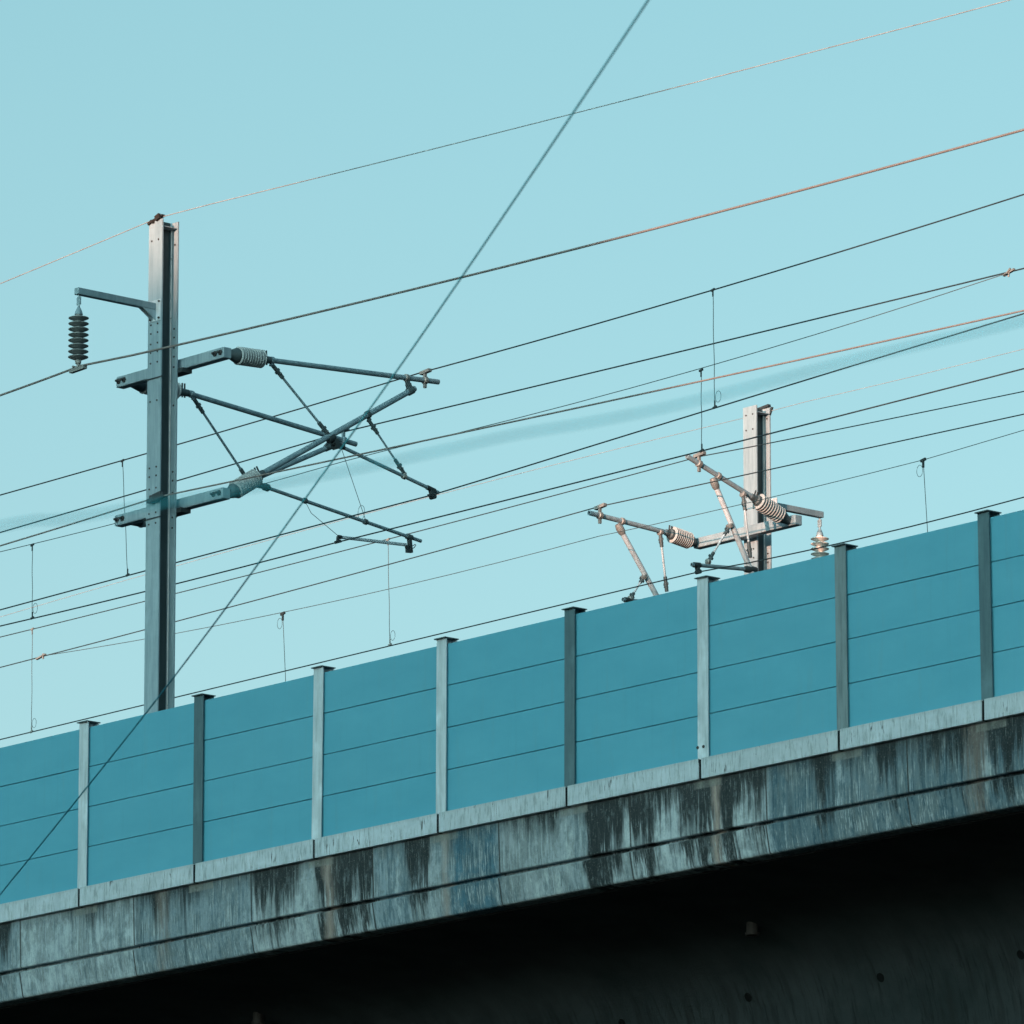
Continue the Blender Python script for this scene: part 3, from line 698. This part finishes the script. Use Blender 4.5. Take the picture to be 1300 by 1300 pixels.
# ------------------------------------------------------------------ wires
def span_fit(pts, y, deg=2):
    q = [on_y(px, py, y) for px, py in pts]
    xs = np.array([v.x for v in q]); zs = np.array([v.z for v in q])
    return np.polyfit(xs, zs, min(deg, len(q)-1)), xs.min(), xs.max()
def wire(name, label, cat, y, spans, r, mat, ext=(45, 28), deg=2, y2=None, mid=0.15):
    """each span is a shallow curve through surveyed points on the vertical plane at distance y from the barrier"""
    P = []
    for si, s in enumerate(spans):
        co, a, b = span_fit(s, y, deg)
        n = max(4, int((b-a)/0.9))
        for k in range(n+1):
            x = a+(b-a)*k/n
            if P and x <= P[-1].x+.02: continue
            P.append(Vector((x, y, float(np.polyval(co, x)))))
        if si == 0: fa = (a, float(np.polyval(co, a)), float(np.polyval(np.polyder(co), a)))
        fb = (b, float(np.polyval(co, b)), float(np.polyval(np.polyder(co), b)))
    if ext[0]: P = [Vector((fa[0]-d, y, fa[1]-fa[2]*d*.6+.0006*d*d)) for d in range(ext[0], 0, -3)]+P
    if ext[1]: P = P+[Vector((fb[0]+d, y, fb[1]+fb[2]*d*.6+.0006*d*d)) for d in range(3, ext[1]+1, 3)]
    o = link(name, *path(P, r, 8), mat, None, True)
    c = Vector((0, y, 0))
    return tag(o, label, cat, 'overhead wires')
wire('earth_wire', 'pale thin earth wire clamped over the tip of the tall grey mast', 'wire', 1.035,
     [[(0, 360), (60, 336), (130, 305.5), (200, 277)], [(200, 277), (225, 269), (300, 250), (440, 216), (600, 176.5), (820, 121), (1000, 75), (1280, 0)]], .0055, 'wire_aluminium')
wire('feeder_wire', 'thick feeder wire under the hanging insulator, turning orange in the sun', 'wire', -0.075,
     [[(0, 502), (50, 484), (102, 464.5)], [(102, 464.5), (250, 433), (400, 400), (590, 349.5), (790, 299.5), (1000, 246.5), (1300, 165)]], .0128, 'wire_copper')
wire('return_wire', 'wire clamped to the front face of the tall mast, turning orange towards its sunlit end', 'wire', 0.962,
     [[(0, 693), (95, 664), (200, 631)], [(200, 631), (283, 614), (400, 590), (590, 545), (760, 512), (900, 484), (1100, 439), (1300, 393)]], .0095, 'wire_copper')
wire('catenary_wire', 'dark catenary wire held on the end of the longest top tube', 'wire', 4.308,
     [[(0, 628.5), (155, 585), (190, 574.5), (400, 513), (535, 473)], [(535, 473), (560, 466), (760, 411), (905, 368), (1100, 309), (1300, 247)]], .0085, 'wire_black')
wire('catenary_wire', 'dark catenary wire crossing the junction of the shaded arms', 'wire', 4.571,
     [[(0, 676), (186, 622), (300, 588), (438, 548)], [(438, 548), (560, 518.5), (760, 471), (900, 437.5), (1100, 390), (1280, 346), (1300, 340)]], .0085, 'wire_black')
stw = wire('stitch_wire', 'thin stitch wire rising to the clamp on the catenary wire in the open sky', 'wire', 4.50,
     [[(0, 700), (41, 691.5), (148, 664), (222, 645), (340, 612.5), (440, 585)], [(440, 585), (520, 563), (590, 545), (760, 504), (890, 470), (1100, 404), (1279, 346.5)]], .0048, 'wire_grey', (45, 0), 2)
p = on_y(1281, 346, 4.54)
tag(part('wire_clamp', merge(bar(p-Vector((.09, 0, .02)), p+Vector((.09, 0, .025)), .05, .035), rod(p-Vector((0, 0, .06)), p+Vector((0, 0, .06)), .022, 8), rod(p-Vector((.05, .03, .04)), p+Vector((.05, -.03, .06)), .016, 8)), 'fitting_bronze', stw) if False else
    link('wire_clamp', *merge(bar(p-Vector((.08, 0, .018)), p+Vector((.08, 0, .02)), .03, .022), rod(p-Vector((.01, 0, .045)), p+Vector((0.01, 0, .04)), .011, 8), rod(p-Vector((.04, .02, .025)), p+Vector((.04, -.02, .035)), .010, 8)), 'fitting_bronze', stw))
wire('contact_wire', 'dark contact wire hooked under the lower rod of the longest shaded cantilever', 'wire', 4.407,
     [[(0, 774.5), (162, 730), (184, 725), (400, 668), (549, 628)], [(549, 628), (640, 602), (760, 563.5), (907, 517), (1100, 459.5), (1300, 398)]], .0085, 'wire_black')
wire('contact_wire', 'dark contact wire clipped below the tip of the pale steady arm', 'wire', 4.48,
     [[(0, 795.5), (41, 784.5), (184, 751), (340, 712), (428.6, 688)], [(428.6, 688), (560, 656), (720, 616), (890, 572), (1100, 519.5), (1300, 468)]], .0085, 'wire_black')
wire('catenary_wire', 'grey catenary wire clamped on the upper tube in front of the sunlit mast', 'wire', 10.343,
     [[(0, 809), (41, 798.5), (184, 763.5), (400, 708.5), (492, 685), (720, 624), (888, 580)], [(888, 580), (1000, 559), (1100, 537), (1300, 497)]], .0068, 'wire_black')
w8 = wire('catenary_wire', 'dark catenary wire clamped on the tip of the sunlit tube beside the second mast', 'wire', 10.232,
     [[(0, 847), (53, 834), (184, 799.5), (400, 742), (560, 698), (762, 643)], [(762, 643), (1000, 590), (1100, 570.5), (1300, 525.5)]], .0075, 'wire_black')
st2 = wire('stitch_wire', 'thin stitch wire leaving the catenary wire at a pinkish clamp just above the barrier', 'wire', 10.16,
     [[(53, 833.5), (184, 811), (223, 802.5), (359, 779), (400, 769.5), (560, 731), (760, 681)], [(760, 681), (860, 659.5), (1000, 626), (1172, 584)], [(1172, 584), (1300, 546)]], .0045, 'wire_grey', (0, 28))
p = on_y(53, 833.5, 10.2)
link('wire_clamp', *merge(bar(p-Vector((.11, 0, .02)), p+Vector((.08, 0, .018)), .035, .02), rod(p-Vector((-.03, 0, .035)), p+Vector((.03, 0, .035)), .013, 8)), 'fitting_bronze', st2)
wire('contact_wire', 'lowest dark contact wire running just above the barrier posts', 'wire', 10.307,
     [[(0, 938.5), (40, 929), (182, 896), (340, 858.5), (495, 818.5), (700, 770), (886, 727)], [(886, 727), (1040, 696.5), (1170, 664), (1300, 631.5)]], .008, 'wire_black')
wire('earth_wire', 'faint pale earth wire passing the top of the sunlit mast', 'wire', 12.24,
     [[(0, 786), (223, 712), (400, 672), (720, 590), (957, 525)], [(957, 525), (1100, 492), (1300, 443)]], .0036, 'wire_aluminium')
hid = [Vector((x, 10.2, 4.955)) for x in range(-60, 40, 4)]
tag(link('contact_wire', *path(hid, .008, 8), 'wire_black', None, True), 'contact wire hidden behind the barrier top below the stitch wire', 'wire', 'overhead wires')

# droppers between catenary and contact wires
def dropper(top, bot, yt, yb, label, loop_end, sharp=True, r=.0042):
    a = on_y(*top, yt); b = on_y(*bot, yb)
    root = thing('dropper', b, label, 'dropper', 'droppers hanging between the wires')
    pts = [a.lerp(b, k/10)+Vector((.004*math.sin(k*1.3), 0, 0)) for k in range(11)]
    part('wire_strand', path(pts, r, 6), 'wire_grey', root, True)
    for p, s in ((a, -1), (b, 1)):
        part('wire_clip', merge(bar(p+Vector((-.028, 0, -.006)), p+Vector((.028, 0, .006)), .018, .022), bar(p, p+Vector((0, 0, s*.075)), .011, .014)), 'dark_fitting' if sharp else 'fitting_bronze', root)
    if loop_end == 'top': part('wire_loop', path(loop(a+Vector((-.055, 0, -.10)), .045), .003, 6), 'wire_grey', root, True)
    if loop_end == 'bottom': part('wire_loop', path(loop(b+Vector((.055, 0, .11)), .045), .003, 6), 'wire_grey', root, True)
    return root
dropper((155.5, 584.8), (162, 730), 4.308, 4.407, 'long dropper just beside the tall mast, crossing behind the cross beam end', 'none')
dropper((905, 368), (907.5, 517), 4.308, 4.407, 'longest dark dropper high in the open sky above the sunlit mast', 'bottom')
dropper((41, 691.8), (41, 784.5), 4.50, 4.48, 'short dropper near the picture edge from the thin stitch wire', 'bottom')
dropper((890, 470), (891, 572), 4.50, 4.48, 'dark dropper ending just above the tip of the sunlit upper tube', 'none')
dropper((41, 798.6), (40, 929), 10.343, 10.307, 'faint dropper near the picture edge reaching down to the lowest wire', 'bottom', False)
dropper((492.5, 685), (495, 818.5), 10.343, 10.307, 'faint dropper below the pale steady arm, ending at the lowest wire', 'bottom', False)
d1 = on_y(359, 779, 10.16)
def drop_to_hidden(px, py, label):
    a = on_y(px, py, 10.16); d = a-EYE
    b = Vector((a.x+.02, 10.2, 4.955)); root = thing('dropper', b, label, 'dropper', 'droppers hanging between the wires')
    part('wire_strand', path([a.lerp(b, k/8) for k in range(9)], .0042, 6), 'wire_grey', root, True)
    part('wire_clip', merge(bar(a+Vector((-.04, 0, -.008)), a+Vector((.04, 0, .008)), .024, .030), bar(a, a-Vector((0, 0, .09)), .02, .022)), 'dark_fitting', root)
    part('wire_loop', path(loop(a+Vector((-.06, 0, -.12)), .05), .003, 6), 'wire_grey', root, True)
drop_to_hidden(359, 779, 'faint looped dropper going down behind the barrier between a dark and a pale post')
drop_to_hidden(1172, 584, 'looped dropper going down behind the barrier beside the sunlit mast, in open sky')

# ------------------------------------------------------------------ two cables near the camera
e0, e1, e2 = at_dist(-60, 1210, 66), at_dist(205, 880, 58), at_dist(590, 346, 46)
e3, e4 = at_dist(823, 0, 39), at_dist(1020, -310, 34)
def bez(ps, n=40):
    out = []
    for i in range(len(ps)-1):
        p0 = ps[max(i-1, 0)]; p1 = ps[i]; p2 = ps[i+1]; p3 = ps[min(i+2, len(ps)-1)]
        for k in range(n):
            s = k/n
            out.append(0.5*((2*p1)+(p2-p0)*s+(2*p0-5*p1+4*p2-p3)*s*s+(3*p1-p0-3*p2+p3)*s**3))
    return out+[ps[-1]]
dc = [at_dist(-900, 2250, 88), at_dist(-200, 1385, 69), e0, e1, at_dist(430, 574, 50.5), e2, e3, e4, at_dist(1600, -1300, 24)]
tag(link('overhead_cable', *path(bez(dc, 12), .0056, 10), 'cable_sheath', None, True), 'taut dark cable slanting steeply across the whole sky in front of the mast', 'cable')
nc = [(-900, 870), (-400, 755), (0, 668), (100, 656), (415, 602), (560, 572), (652, 552), (760, 534), (885, 508), (1100, 453), (1300, 407), (1700, 310), (2300, 170)]
tag(link('overhead_cable', *path(bez([at_dist(a, b, 15+ (a-650)*.0004) for a, b in nc], 10), .0029, 10), 'cable_sheath', None, True), 'out-of-focus cable crossing the sky as a soft blue band', 'cable')
